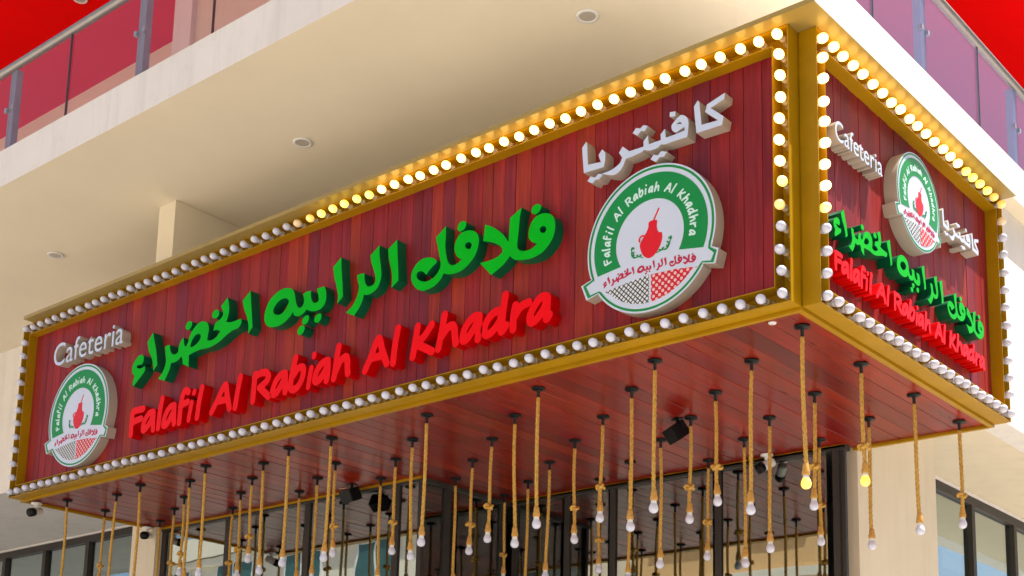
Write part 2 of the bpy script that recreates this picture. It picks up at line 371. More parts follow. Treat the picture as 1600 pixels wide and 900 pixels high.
# ------------------------------------------------------------------ storefront glazing
sf = thing('glass_storefront', 'dark framed glass storefront with a stepped bay under the wooden canopy', 'storefront', (-4, 1.5, GROUND))
def spart(name, b, mat, **kw):
    o = box(name, b, mat, sf, **kw); o.location = (4, -1.5, -GROUND); return o
GT = -.035
bx = [-7.26, -6.35, -5.32, -4.30, -4.045]
for x in bx:
    w = .06 if x not in (-4.045,) else .045
    spart('mullion', (x - w / 2, x + w / 2, 1.465, 1.50, GROUND, GT), 'frame')
for a, b in zip(bx[:-1], bx[1:]): spart('pane', (a + .036, b - .026, 1.48, 1.488, GROUND + .1, GT), 'shopglass')
for y in (1.76, 2.42):
    spart('mullion', (-4.075, -4.035, y - .035, y + .035, GROUND, GT), 'frame')
spart('pane', (-4.06, -4.052, 1.525, 1.72, GROUND + .1, GT), 'shopglass'); spart('pane', (-4.06, -4.052, 1.80, 2.38, GROUND + .1, GT), 'shopglass')
rx = [-3.97, -3.44, -3.0, -2.07, -1.17]
for x in rx[:-1]: spart('mullion', (x - .026, x + .026, 2.485, 2.515, GROUND, GT), 'frame')
spart('mullion', (-1.165, -1.12, 2.475, 2.505, GROUND, GT), 'frame'); spart('mullion', (-1.118, -1.085, 2.50, 2.53, GROUND, GT), 'frame')
for a, b in zip(rx[:-1], rx[1:]): spart('pane', (a + .036, b - .036 if b > -1.5 and False else b - .052, 2.50, 2.508, GROUND + .1, GT), 'shopglass')
spart('head_frame', (-7.29, -4.02, 1.455, 1.53, GT, -.003), 'frame'); spart('head_frame', (-4.09, -4.02, 1.53, 2.54, GT, -.003), 'frame')
spart('head_frame', (-4.02, -1.065, 2.47, 2.545, GT, -.003), 'frame')

# ------------------------------------------------------------------ canopy: box, boards, trim, visor
cn = thing('canopy', 'red board canopy wrapping the building corner with mustard edge trim', 'canopy', (-3.7, 1.3, 0))
def cpart(name, b, mats, **kw):
    o = box(name, b, mats, cn, **kw); o.location = (3.7, -1.3, 0); return o
cpart('core', (-7.385, -0.104, 0.108, 2.624, 0.018, 1.495), 'gold')
vb = MB(); vb.box(-7.245, 0.098, -0.090, 2.625, 1.502, 1.530, mats=[0, 1, 0, 0, 1, 0]); o = vb.build('visor', ['visor', 'fascia'], cn); o.location = (3.7, -1.3, 0)  # unseen top face made white to bounce light up onto the soffit
bm_s = board_mesh('soffit_board', 'soffit')
x = -7.345
k = 0
while x < -0.15:
    w = R_.choice((.118, .126, .134)); x1 = min(x + w, -0.142)
    if x1 - x < .05: break
    ye = 1.452 if x1 < -4.02 else (2.468 if x1 < -1.07 else 2.592)
    o = obj('soffit_board', bm_s, cn, loc=((x + x1) / 2 + 3.7, ye - 1.3, R_.uniform(-.0015, .0015)), rot=(rad(90), 0, 0), scale=(x1 - x - R_.choice((.003, .004, .007)), .016, ye - .139))
    x = x1; k += 1
T = .034
cpart('trim', (-7.385, -.104, .109, .137, -.016, .012), 'gold'); cpart('trim', (-.138, -.105, .139, 2.624, -.016, .012), 'gold')
cpart('trim', (-7.385, -7.353, .139, 1.455, -.014, .012), 'gold')
cpart('trim', (-7.351, -4.030, 1.452, 1.474, -.018, .012), 'gold'); cpart('trim', (-4.050, -4.028, 1.476, 2.466, -.018, .012), 'gold')
cpart('trim', (-4.026, -1.070, 2.470, 2.490, -.018, .012), 'gold'); cpart('trim', (-1.068, -.140, 2.594, 2.624, -.018, .012), 'gold')

# ------------------------------------------------------------------ lettering outlines
CR = {  # photo crops used for measuring: x, y, scale
 'G1': (720, 305, 6), 'G2': (630, 330, 6), 'G3': (505, 365, 6), 'G4': (395, 430, 7.5), 'G5': (270, 440, 6), 'G6': (195, 490, 6.923),
 'W7': (900, 190, 8.18), 'W8': (1020, 135, 8.18), 'R1': (195, 580, 7.5), 'R2': (380, 520, 7.5), 'R3': (560, 485, 7.5), 'R4': (700, 450, 8.184)}
LF = -0.002                          # depth of the letter faces behind the sign's front edge
def pt(cr, x, y):
    ox, oy, s = CR[cr]; p = on_plane(1, LF, ox + x / s, oy + y / s); return (p.x, p.z)
def parse(txt):
    """'CR x,y x,y! ...': a word without comma switches crop, '!' marks a corner"""
    cr = None; out = []
    for w in txt.split():
        if ',' not in w: cr = w; continue
        c = w.endswith('!'); x, y = w.rstrip('!').split(','); out.append((*pt(cr, float(x), float(y)), c))
    return out
def smooth_loop(P, n=5):
    out = []; L = len(P)
    for i in range(L):
        p0, p1, p2, p3 = P[i - 1], P[i], P[(i + 1) % L], P[(i + 2) % L]
        d = ((p2[0] - p1[0]), (p2[1] - p1[1]))
        t1 = d if p1[2] else ((p2[0] - p0[0]) / 2, (p2[1] - p0[1]) / 2)
        t2 = d if p2[2] else ((p3[0] - p1[0]) / 2, (p3[1] - p1[1]) / 2)
        ln = math.hypot(*d)
        for tt in (t1, t2): pass
        def lim(t):
            m = math.hypot(*t); return t if m < 1.6 * ln else (t[0] * 1.6 * ln / m, t[1] * 1.6 * ln / m)
        t1, t2 = lim(t1), lim(t2)
        steps = 1 if (p1[2] and p2[2]) else n
        for k in range(steps):
            s = k / steps; a = 2 * s**3 - 3 * s**2 + 1; b = s**3 - 2 * s**2 + s; c = -2 * s**3 + 3 * s**2; e = s**3 - s**2
            out.append((a * p1[0] + b * t1[0] + c * p2[0] + e * t2[0], a * p1[1] + b * t1[1] + c * p2[1] + e * t2[1]))
    return out
def S(*txts): return [smooth_loop(parse(t)) for t in txts]
GREEN = [
 S('G1 228,275! 300,300 370,345 410,385 447,440! 455,330 462,215! 572,115! 555,200 545,300 535,400 528,475 540,508 570,522 610,520 650,508 690,480 715,450! 680,445 650,420 635,390 640,320 660,260 700,205 750,175 800,168 850,185 880,230 885,300 870,380 835,450 780,520 720,565 650,595 570,608 510,605 480,590 460,568! 440,600 400,650 350,695 285,748! 178,635! 230,625 290,605 340,580 375,550 390,525 385,495 360,470 320,450 270,437 208,430! 222,330',
   'G1 772,290 795,300 800,325 785,350 760,352 742,335 745,305'),
 S('G1 735,85 752,98 750,125 730,160 700,178 670,170 662,145 675,110 705,85'),
 S('G2 402,140! 400,230 395,330 405,420 420,475 440,500 470,505 505,490 535,465 555,448! 530,445 505,425 490,395 480,350 490,290 520,230 560,195 610,180 660,185 695,215 710,265 700,340 670,420 620,490 570,540 510,575 450,590 410,590 380,582! 350,640 300,695 240,730 180,745 130,730 95,690 75,640 80,580 110,515 160,460 210,437 260,435 300,450 320,475! 280,515 240,560 215,598! 190,570 165,562 135,575 125,605 140,640 180,658 230,655 280,625 320,580 345,530 350,480 340,420 325,340 315,290 308,245!',
   'G2 610,290 635,298 640,325 625,352 600,352 582,335 585,305'),
 S('G2 570,92 590,105 588,135 570,170 540,188 512,180 510,150 525,115 548,95'),
 S('G3 693,58! 697,180 702,300 706,438! 640,508! 645,430 640,350 620,260 607,150!'),
 S('G3 530,108! 528,200 540,300 545,390 530,460 500,520 450,560 410,575 380,572! 370,620 340,690 290,768! 212,742! 260,695 300,630 325,560 335,500 325,440 318,392! 350,378 386,372! 388,430 400,475 420,495 450,490 480,465 490,420 480,360 455,280 443,205!'),
 S('G3 170,222! 172,330 180,460 186,590! 132,655! 138,580 125,500 105,410 93,315!'),
 S('G4 840,130! 858,190 860,270 840,340 800,390 750,415 690,422 650,410 630,400! 600,440 560,470 520,480 485,470 468,430! 440,480 380,545 310,590 240,608 190,605 150,570 135,510 145,430 180,330 230,255 300,190 360,158 410,150 450,158 480,185 495,240 505,310 520,360 545,382 575,370 595,330 600,280 588,225! 630,195 683,182! 680,230 690,290 710,320 740,322 768,300 770,250 750,160!',
   'G4 380,270 415,285 420,320 390,390 350,440 300,465 255,455 240,420 255,370 300,310 345,278'),
 S('G4 635,468 658,480 655,520 635,560 605,580 580,565 580,530 600,490'),
 S('G4 785,448 803,460 800,500 780,540 750,558 722,545 720,515 740,470'),
 S('G4 585,588 607,605 602,645 580,685 550,700 525,685 525,650 545,610'),
 S('G5 728,85! 735,200 742,320 748,425! 708,490! 708,420 695,330 670,260 655,180!'),
 S('G5 515,150! 525,200 528,270 515,340 498,378! 540,380 590,365 645,348! 640,390 615,435! 560,460 500,505 440,560 380,600 320,625 265,635 200,662 150,690! 148,800! 92,770! G6 625,500 612,462! 580,500 540,525 500,535! 485,600 460,660 430,725! 358,705! 400,650 430,580 445,510 440,440 435,360! 460,345 490,338! 490,380 500,420 520,440 550,438 575,415 580,370! 600,310 635,258! 640,300 645,340 655,358! 680,320 700,250 740,170 790,110 840,85 880,92 905,125 910,175 G5 331,490 322,550! 360,550 400,525 430,490 445,465! 410,452 378,462! 385,440 400,390 430,365 455,340 470,310 468,270 452,230!',
   'G5 245,490 262,510 250,550 215,590 175,615 165,600 178,555 210,505'),
 S('G5 420,265 435,285 430,315 410,342 380,342 370,320 380,285 400,266'),
 S('G5 165,370 180,382 178,410 160,445 130,450 120,425 135,385'),
 S('G6 308,205! 320,290 340,400 352,555! 305,620! 305,560 290,480 260,400 245,310!'),
 S('G6 190,447 205,470 200,520 180,550 150,555 125,575! 145,592 175,592 205,575 218,565! 215,620 160,700 90,790! 85,750 100,690 100,665! 80,640 80,590 100,530 140,470 170,448'),
]
WHITE = [
 S('W8 575,178! 592,200! 608,350! 622,492! 835,432! 668,328! 692,232! 922,80! 912,160! 740,275! 905,382! 885,493! 558,598! 540,430! 526,258!'),
 S('W8 378,365 430,390 455,450 450,560 440,645! 300,690 160,740! 100,742! W7 1040,335 940,372! 865,362! 850,385! 720,445 635,475! 620,520 590,590 540,650 480,682 400,680 325,665! 400,640 480,600 560,530 590,460! 550,400! 595,318! 680,380! 862,320! 862,255! 918,175! 930,290! 1085,235! 1080,165! 1135,92! W8 165,655! 290,612 408,560! 402,515! 340,560 300,590! 260,575 240,540 245,490 300,420 340,378',
   'W8 345,450! 375,478! 300,482!'),
 S('W7 130,258! 142,300! 152,552! 318,515! 300,470 288,428! 335,355! 375,400! 372,490 355,580! 220,620 100,658! 88,500! 78,338!'),
 S('W7 722,148! 768,82! 820,88! 862,45! 918,55! 878,122! 830,120! 785,178!'),
 S('W7 952,482! 990,425! 1045,432! 1088,378! 1165,385! 1120,450! 1065,455! 1020,515!'),
 S('W7 145,762! 185,702! 245,715! 285,668! 340,672! 300,735! 245,745! 212,790!'),
 S('W8 218,330! 290,318! 287,382! 215,388!'),
]
def strokes(txt):
    out = []
    for part in txt.split('/'):
        ws = part.split(); cr = ws[0]; out.append([pt(cr, *map(float, w.split(','))) for w in ws[1:]])
    return out
REDS = [  # letter, pen strokes
 ('F', 'R1 215,440 150,455 95,480 85,560 75,650 70,745/R1 90,600 140,575 190,555'),
 ('a', 'R1 335,478 290,490 240,560 212,650 215,690 250,665 300,590 335,500/R1 335,478 330,600 330,680'),
 ('l', 'R1 440,320 410,480 390,665'),
 ('a', 'R1 578,400 530,420 480,500 455,590 458,638 500,610 560,490/R1 580,400 575,520 575,610'),
 ('f', 'R1 745,242 720,225 690,250 665,340 650,450 635,605/R1 650,402 735,360'),
 ('i', 'R1 783,368 765,455 745,570/R1 816,236 811,252'),
 ('l', 'R1 905,190 870,360 845,540'), (' ', ''),
 ('A', 'R1 1015,480 1080,350 1175,160 1200,290 1225,435/R1 1090,352 1190,330'),
 ('l', 'R1 1355,65 1320,240 1290,425'), (' ', ''),
 ('R', 'R2 140,490 125,640 110,800/R2 130,520 200,475 265,465 295,510 270,570 190,640/R2 190,640 240,690 295,745'),
 ('a', 'R2 490,475 440,490 380,570 345,670 350,720 400,690 470,560 492,480/R2 494,480 495,600 490,690'),
 ('b', 'R2 615,290 585,420 560,560 558,655 620,650 680,560 705,450 690,402 640,420 590,500'),
 ('i', 'R2 798,412 780,505 760,635/R2 832,256 829,272'),
 ('a', 'R2 990,325 930,350 870,430 838,530 850,572 900,540 970,420 992,335/R2 994,330 990,450 975,555'),
 ('h', 'R2 1120,160 1095,300 1080,420 1060,535/R2 1085,450 1140,330 1200,280 1220,330 1220,420 1225,475'), (' ', ''),
 ('A', 'R3 75,705 140,560 235,330 280,470 330,620/R3 150,560 270,530'),
 ('l', 'R3 465,210 430,400 405,615'), (' ', ''),
 ('K', 'R3 695,190 665,370 635,545/R3 860,165 780,290 700,390 780,440 860,480'),
 ('h', 'R3 1010,50 975,250 935,450/R3 960,330 1040,210 1100,175 1125,220 1130,300 1140,380'),
 ('a', 'R4 400,362 340,365 260,440 200,560 192,668 250,640 340,500 398,380/R4 400,370 395,520 380,650'),
 ('d', 'R4 735,90 710,250 690,420 682,555 740,480/R4 660,290 580,320 500,420 460,540 488,600 560,560 650,440 690,330'),
 ('r', 'R4 860,225 835,380 830,525/R4 855,360 930,240 1030,185'),
 ('a', 'R4 1260,110 1190,120 1110,220 1050,350 1060,435 1130,400 1220,270 1270,140/R4 1272,130 1265,270 1258,390 1295,345'),
]
def curve_pts(P, n=5):
    if len(P) < 3: return P
    out = []
    for i in range(len(P) - 1):
        p0, p1, p2, p3 = P[max(i - 1, 0)], P[i], P[i + 1], P[min(i + 2, len(P) - 1)]
        for k in range(n):
            s = k / n
            out.append(tuple(.5 * (2 * p1[c] + (p2[c] - p0[c]) * s + (2 * p0[c] - 5 * p1[c] + 4 * p2[c] - p3[c]) * s * s + (-p0[c] + 3 * p1[c] - 3 * p2[c] + p3[c]) * s**3) for c in (0, 1)))
    return out + [P[-1]]
def stroke_outline(sts, r, cell):
    """outline loops (marching squares) of round-nib pen strokes"""
    segs = []
    for st in sts:
        c = curve_pts(st); segs += list(zip(c[:-1], c[1:]))
    xs = [p[0] for s_ in segs for p in s_]; ys = [p[1] for s_ in segs for p in s_]
    x0, y0 = min(xs) - r - 2 * cell, min(ys) - r - 2 * cell
    nx = int((max(xs) + r + 2 * cell - x0) / cell) + 2; ny = int((max(ys) + r + 2 * cell - y0) / cell) + 2
    gx, gy = np.meshgrid(x0 + cell * np.arange(nx), y0 + cell * np.arange(ny), indexing='ij')
    d = np.full((nx, ny), 1e9)
    for (ax, ay), (bx_, by_) in segs:
        vx, vy = bx_ - ax, by_ - ay; l2 = vx * vx + vy * vy + 1e-12
        t = np.clip(((gx - ax) * vx + (gy - ay) * vy) / l2, 0, 1)
        d = np.minimum(d, np.hypot(gx - ax - t * vx, gy - ay - t * vy))
    F = r - d                                       # > 0 inside
    nxt = {}
    def ip(i, j, k, l):
        a, b = F[i, j], F[k, l]; t = a / (a - b)
        return ('%d_%d_%d_%d' % (min((i, j), (k, l)) + max((i, j), (k, l))), (x0 + cell * (i + t * (k - i)), y0 + cell * (j + t * (l - j))))
    pos = {}
    ins = F > 0
    cand = np.argwhere((ins[:-1, :-1].astype(int) + ins[1:, :-1] + ins[1:, 1:] + ins[:-1, 1:]) % 4 != 0)
    for i, j in cand:
        cs = [(i, j), (i + 1, j), (i + 1, j + 1), (i, j + 1)]
        e = []
        for q in range(4):
            a, b = cs[q], cs[(q + 1) % 4]
            ia, ib = ins[a], ins[b]
            if ia != ib:
                key, p = ip(*a, *b); pos[key] = p; e.append((key, bool(ia)))
        outs = [k_ for k_, s_ in e if s_]; inn = [k_ for k_, s_ in e if not s_]
        if len(e) == 2: nxt[outs[0]] = inn[0]
        else:
            for a in range(4):
                if e[a][1]: nxt[e[a][0]] = e[(a + 1) % 4][0]
    loops = []
    while nxt:
        k0 = next(iter(nxt)); lp = []; k = k0
        while k in nxt:
            lp.append(pos[k]); k = nxt.pop(k)
        if len(lp) > 5: loops.append(lp)
    return loops
def area(lp): return .5 * sum(lp[i - 1][0] * lp[i][1] - lp[i][0] * lp[i - 1][1] for i in range(len(lp)))
def inside(p, lp):
    c = False
    for i in range(len(lp)):
        (x1, y1), (x2, y2) = lp[i - 1], lp[i]
        if (y1 > p[1]) != (y2 > p[1]) and p[0] < (x2 - x1) * (p[1] - y1) / (y2 - y1) + x1: c = not c
    return c
def solid(loops, d0, d1, mb=None, mf=0, ms=1):
    """plate with holes in the (s, z) plane, front at depth d0, back at d1"""
    mb = mb or MB()
    loops = sorted(loops, key=lambda l: -abs(area(l))); used = []
    for lp in loops:
        for u in used:
            if inside(lp[0], u[0]) and not any(inside(lp[0], h) for h in u[1:]): u.append(lp); break
        else: used.append([lp])
    for grp in used:
        fl = []; grp = [(l if (area(l) > 0) == (k == 0) else l[::-1]) for k, l in enumerate(grp)]
        flat = [p for l in grp for p in l]; n = len(flat); i = len(mb.v)
        mb.v += [(p[0], d0, p[1]) for p in flat] + [(p[0], d1, p[1]) for p in flat]
        tris = tessellate_polygon([[Vector((p[0], p[1], 0)) for p in l] for l in grp])
        for t in tris:
            mb.face((i + t[0], i + t[1], i + t[2]), mf)
        q = 0
        for l in grp:
            for k in range(len(l)):
                a, b = q + k, q + (k + 1) % len(l)
                mb.face((i + a, i + b, i + n + b, i + n + a), ms)
            q += len(l)
    return mb
def plate(name, loops, d0, d1, mats, parent, **kw):
    mb = solid(loops, d0, d1); me = bpy.data.meshes.new(name); me.from_pydata(mb.v, [], mb.f)
    for mm in mats: me.materials.append(M[mm])
    me.polygons.foreach_set('material_index', mb.m if len(mats) > 1 else [0] * len(mb.m)); me.update()
    return obj(name, me, parent, **kw)
def bounds(shapes):
    xs = [p[0] for s_ in shapes for l in s_ for p in l]; zs = [p[1] for s_ in shapes for l in s_ for p in l]
    return min(xs), max(xs), min(zs), max(zs)
def xf(shape, f): return [[f(p) for p in l] for l in shape]
RED = [(c, strokes(t)) for c, t in REDS if c != ' ']
RED_SH = [stroke_outline(s_, .0225 if c == 'i' else .0265, .0075) for c, s_ in RED]
def text_shapes(body, x0, x1, zbase, zx):
    """latin sans word from the built-in font, fitted between x0..x1; zx = cap top"""
    cu = bpy.data.curves.new('word', 'FONT'); cu.body = body; cu.offset = 0.045; cu.resolution_u = 4; cu.fill_mode = 'NONE'
    cu.space_character = 1.02
    o = bpy.data.objects.new('word', cu); COL.objects.link(o)
    dg = bpy.context.evaluated_depsgraph_get(); me = o.evaluated_get(dg).to_mesh()
    V = [v.co.copy() for v in me.vertices]; E = [tuple(e.vertices) for e in me.edges]
    o.evaluated_get(dg).to_mesh_clear(); bpy.data.objects.remove(o); bpy.data.curves.remove(cu)
    adj = {}
    for a, b in E: adj.setdefault(a, []).append(b); adj.setdefault(b, []).append(a)
    seen = set(); loops = []
    for a in adj:
        if a in seen: continue
        lp = [a]; seen.add(a); cur = a
        while True:
            nb = [n for n in adj[cur] if n not in seen]
            if not nb: break
            cur = nb[0]; seen.add(cur); lp.append(cur)
        if len(lp) > 3: loops.append([(V[i].x, V[i].y) for i in lp])
    xs = [p[0] for l in loops for p in l]; zs = [p[1] for l in loops for p in l]
    bx0, bx1 = min(xs), max(xs); sx = (x1 - x0) / (bx1 - bx0); sz = (zx - zbase) / max(zs)
    loops = [[(x0 + (p[0] - bx0) * sx, zbase + p[1] * sz) for p in l] for l in loops]
    out = []                                     # group loops into letters by outer contour
    loops.sort(key=lambda l: -abs(area(l)))
    for l in loops:
        for u in out:
            if inside(l[0], u[0]): u.append(l); break
        else: out.append([l])
    return out
# ------------------------------------------------------------------ logo
def logo(parent, cx, cz, r, d0, d1):
    T_ = lambda p: (cx + p[0] * r, cz + p[1] * r)
    arc = lambda a0, a1, q, n: [(q * math.cos(rad(a0 + (a1 - a0) * k / n)), q * math.sin(rad(a0 + (a1 - a0) * k / n))) for k in range(n + 1)]
    def outline(q, e):
        # disc with ribbon ends; e insets the ribbon ends
        right = [(0.94 - e, -0.36 - e * .3), (1.04 - e * 1.3, -0.41 - e * .9), (0.99 - e * 1.2, -0.60 + e), (0.81 - e * .2, -0.555 + e * .6)]
        left = [(-0.81 + e * .2, -0.565 + e * .6), (-1.01 + e * 1.2, -0.61 + e), (-1.10 + e * 1.6, -0.39 - e * .6), (-0.93 + e, -0.34 - e * .4)]
        return arc(-18, 198, q, 56)[::1] + left[::-1] + arc(216, 324, q, 32) + right[::-1]
    lg = plate('logo', [[T_(p) for p in outline(1.0, 0)]], d0, d1, ['logo', 'ltside'], parent, label='round white and green logo disc with ribbon ends')
    L = lambda k: d0 - .0022 * k
    plate('green_border', [[T_(p) for p in outline(.975, .022)], [T_(p) for p in outline(.945, .052)][::-1]], L(1), d0 - .0001, ['lgreen'], lg)
    ring = arc(201.5, -22.6, .885, 60) + arc(-31.5, 211.8, .53, 60)
    plate('green_ring', [[T_(p) for p in ring]], L(1), d0 - .0001, ['lgreen'], lg)
    # ring lettering: the same hand-lettered alphabet bent round the arc
    gl = {c: s_ for c, s_ in RED}
    seq = [('F', 0), ('a', 1), ('l', 2), ('a', 3), ('f', 4), ('i', 5), ('l', 6), None, ('A', 7), ('l', 8), None, ('R', 9), ('a', 10), ('b', 11), ('i', 12), ('a', 13), ('h', 14), None, ('A', 15), ('l', 16), None, ('K', 17), ('h', 18), ('a', 19), ('d', 20), ('h', 14), ('r', 21), ('a', 22)]
    base = [min(p[1] for s_ in RED[i][1] for p in s_) for i in range(len(RED))]
    pos = 0; items = []
    for it in seq:
        if it is None: pos += .16; continue
        st = RED[it[1]][1]; xa = min(p[0] for s_ in st for p in s_); xb = max(p[0] for s_ in st for p in s_); zb = base[it[1]]
        items.append((pos, [[(p[0] - xa, p[1] - zb) for p in s_] for s_ in st])); pos += xb - xa + .085
    a0, a1 = rad(196), rad(-15)
    for ps, st in items:
        sts = []
        for s_ in st:
            q = []
            for p in curve_pts(s_, 3):
                th = a0 + (a1 - a0) * (ps + p[0]) / pos; rr = .628 + p[1] * .56
                q.append((rr * math.cos(th), rr * math.sin(th)))
            sts.append(q)
        lps = stroke_outline(sts, .0115, .008)
        plate('ring_letter', [[T_(p) for p in l] for l in lps], L(2), L(1) - .0001, ['ltext'], lg)
    # jug with stick and handle
    jug = [(-0.01, .215, 0), (.04, .232, 0), (.115, .215, 0), (.115, .15, 0), (.125, .08, 0), (.155, .035, 1), (.192, .035, 1), (.20, -.04, 0), (.175, -.13, 0), (.12, -.215, 0), (.05, -.265, 0), (-.02, -.27, 0), (-.09, -.22, 0), (-.135, -.13, 0), (-.145, -.05, 0), (-.10, .02, 0), (-.05, .085, 0), (-.015, .15, 0)]
    plate('jug', [[T_(p) for p in smooth_loop([(a, b, bool(c)) for a, b, c in jug], 4)]], L(1), d0 - .0001, ['lred'], lg)
    plate('stick', [[T_(p) for p in l] for l in stroke_outline([[(.07, .24), (.10, .29), (.145, .37)]], .010, .006)], L(1), d0 - .0001, ['lred'], lg)
    plate('jug_handle', [[T_(p) for p in l] for l in stroke_outline([[(-.055, .045), (-.12, .055), (-.155, .02), (-.148, -.015)]], .010, .006)], L(2), L(1) - .0001, ['lred'], lg)
    for sg, pts in ((-1, [(-.10, -.245), (-.16, -.215), (-.25, -.205), (-.28, -.15), (-.27, -.06)]), (1, [(.11, -.23), (.19, -.215), (.28, -.21), (.315, -.14), (.335, -.06)])):
        loops = stroke_outline([pts], .006, .005)
        plate('olive_stem', [[T_(p) for p in l] for l in loops], L(1), d0 - .0001, ['lgreen'], lg)
        for k, (bx_, by_) in enumerate(pts[1:]):
            for ang, ln in ((40 + 60 * k, .055), (160 + 40 * k, .05)):
                ca, sa = math.cos(rad(ang)) * sg, math.sin(rad(ang))
                lf = [(bx_, by_), (bx_ + ca * ln * .5 - sa * .014, by_ + sa * ln * .5 + ca * .014), (bx_ + ca * ln, by_ + sa * ln), (bx_ + ca * ln * .5 + sa * .014, by_ + sa * ln * .5 - ca * .014)]
                plate('olive_leaf', [[T_(p) for p in lf]], L(2), L(1) - .0001, ['lgreen'], lg)
    # ribbon lettering
    b = bounds(GREEN); sc = 1.44 / (b[1] - b[0])
    for sh in GREEN:
        def f(p):
            u = -.73 + (p[0] - b[0]) * sc; w = (p[1] - (b[2] + b[3]) / 2) * sc * 1.05
            return T_((u, -.405 + w - .06 * u * u))
        plate('ribbon_letter', xf([[l[k] for k in range(0, len(l), 2)] if len(l) > 24 else l for l in sh], f), L(1), d0 - .0001, ['lmaroon'], lg)
    # headscarf print
    q = .875
    netp = [(-.70, -.57), (-.32, -.525), (-.005, -.505), (-.005, -q)] + [(q * math.cos(rad(a)), q * math.sin(rad(a))) for a in range(265, 224, -5)]
    starp = [(.03, -q)] + [(.03, -.505), (.39, -.525), (.73, -.575)] + [(q * math.cos(rad(a)), q * math.sin(rad(a))) for a in range(318, 272, -5)]
    plate('net_print', [[T_(p) for p in netp]], L(1), d0 - .0001, ['net'], lg)
    plate('star_print', [[T_(p) for p in starp]], L(1), d0 - .0001, ['star'], lg)
    return lg

# ------------------------------------------------------------------ marquee signs
def bulb_mesh(name, mat):
    b = MB().lathe([(0, .137), (.010, .1355), (.0175, .131), (.0232, .122), (.0260, .111), (.0253, .099), (.0215, .089)], 14, 'y')
    return b.lathe([(.0212, .0889), (.0160, .077), (.0135, .067), (.0135, .052)], 14, 'y', m=1).mesh(name, [mat, 'bulb'])
BM = [bulb_mesh('bulb_%d' % i, m) for i, m in enumerate(('bulb', 'bulb1', 'bulb2', 'bulb3', 'bulb4'))]
for i, me in enumerate(BM): me.name = 'marquee_bulb'
SOCK = MB().lathe([(.026, 0), (.026, .010), (.017, .014), (.016, .036), (.0185, .040), (.0185, .058), (.0140, .060)], 12, 'y').mesh('bulb_socket', ['socket'])
bm_p = board_mesh('panel_board', 'panel')
H = 1.5; D = .1; CW = .09
def sign(root, s0, s1, ns, level):
    fr = MB(); t = .005
    x = s0
    while x < s1 - .01:                                          # bottom plate in folded lengths
        x2 = min(x + 1.22, s1); x2 = s1 if s1 - x2 < .4 else x2
        fr.box(x, x2 - (.003 if x2 < s1 else 0), 0, D, 0, t); x = x2
    fr.box(s0, s1, 0, D, H - t, H)
    fr.box(s0, s0 + t, 0, D, t, H - t); fr.box(s1 - t, s1, 0, D, t, H - t)
    fr.box(s0 + t, s1 - t, D - .004, D + .004, t, H - t)
    a0, a1 = s0 + CW, s1 - CW
    fr.box(a0, a1, 0.001, D - .005, CW, CW + t); fr.box(a0, a1, 0.001, D - .005, H - CW - t, H - CW)
    fr.box(a0, a0 + t, 0.001, D - .005, CW + t, H - CW - t); fr.box(a1 - t, a1, 0.001, D - .005, CW + t, H - CW - t)
    fr.build('frame', 'gold', root)
    x = a0 + t + .001
    while x < a1 - t - .002:
        w = R_.choice((.084, .098, .112, .120, .132)); x2 = min(x + w, a1 - t - .001)
        if a1 - x2 < .05: x2 = a1 - t - .001
        obj('panel_board', bm_p, root, loc=((x + x2) / 2, D - .022 + R_.uniform(-.0015, .0015), CW + t), scale=(x2 - x - .0022, .016, H - 2 * CW - 2 * t))
        x = x2
    c0, c1 = s0 + CW / 2, s1 - CW / 2; zb, zt = CW / 2, H - CW / 2
    P = []
    for i in range(ns + 1):
        s = c0 + (c1 - c0) * i / ns
        P.append((s, zb, level('bottom', i, s))); P.append((s, zt, level('top', i, s)))
    for j in range(1, 12):
        z = zt + (zb - zt) * j / 12
        P.append((c0, z, level('start', j, z))); P.append((c1, z, level('end', j, z)))
    for s, z, lv in P:
        jx = R_.uniform(-.004, .004)
        b = obj('bulb', BM[lv], root, loc=(s + jx, D - .005, z + R_.uniform(-.003, .003)), rot=(R_.uniform(-.03, .07), R_.uniform(0, 6), R_.uniform(-.05, .05)))
        obj('socket', SOCK, b)

front = thing('marquee_sign', 'long red board sign framed by mustard channel and round bulbs, front face of canopy', 'sign', (0, 0, 0))
side = thing('marquee_sign', 'short red board sign around the corner, sunlit, under the white balcony edge', 'sign', (0, 0, 0), rad(90))
def lv_front(edge, i, v):
    if edge == 'top':
        for th, l in ((-3.87, 0), (-3.75, 1), (-3.63, 2), (-3.16, 3), (99, 4)):
            if v < th: return l
    if edge == 'end': return 4 if i < 7 else {7: 3, 8: 2}.get(i, 0)
    return 0
def lv_side(edge, i, v):
    if edge == 'top': return 4 if i < 16 else (3 if i < 20 else 2)
    if edge == 'start': return 4 if i < 8 else (3 if i == 8 else 0)
    if edge == 'end': return {1: 1}.get(i, 0)
    return 0
sign(front, -7.385, -.104, 62, lv_front)
sign(side, .108, 2.624, 21, lv_side)

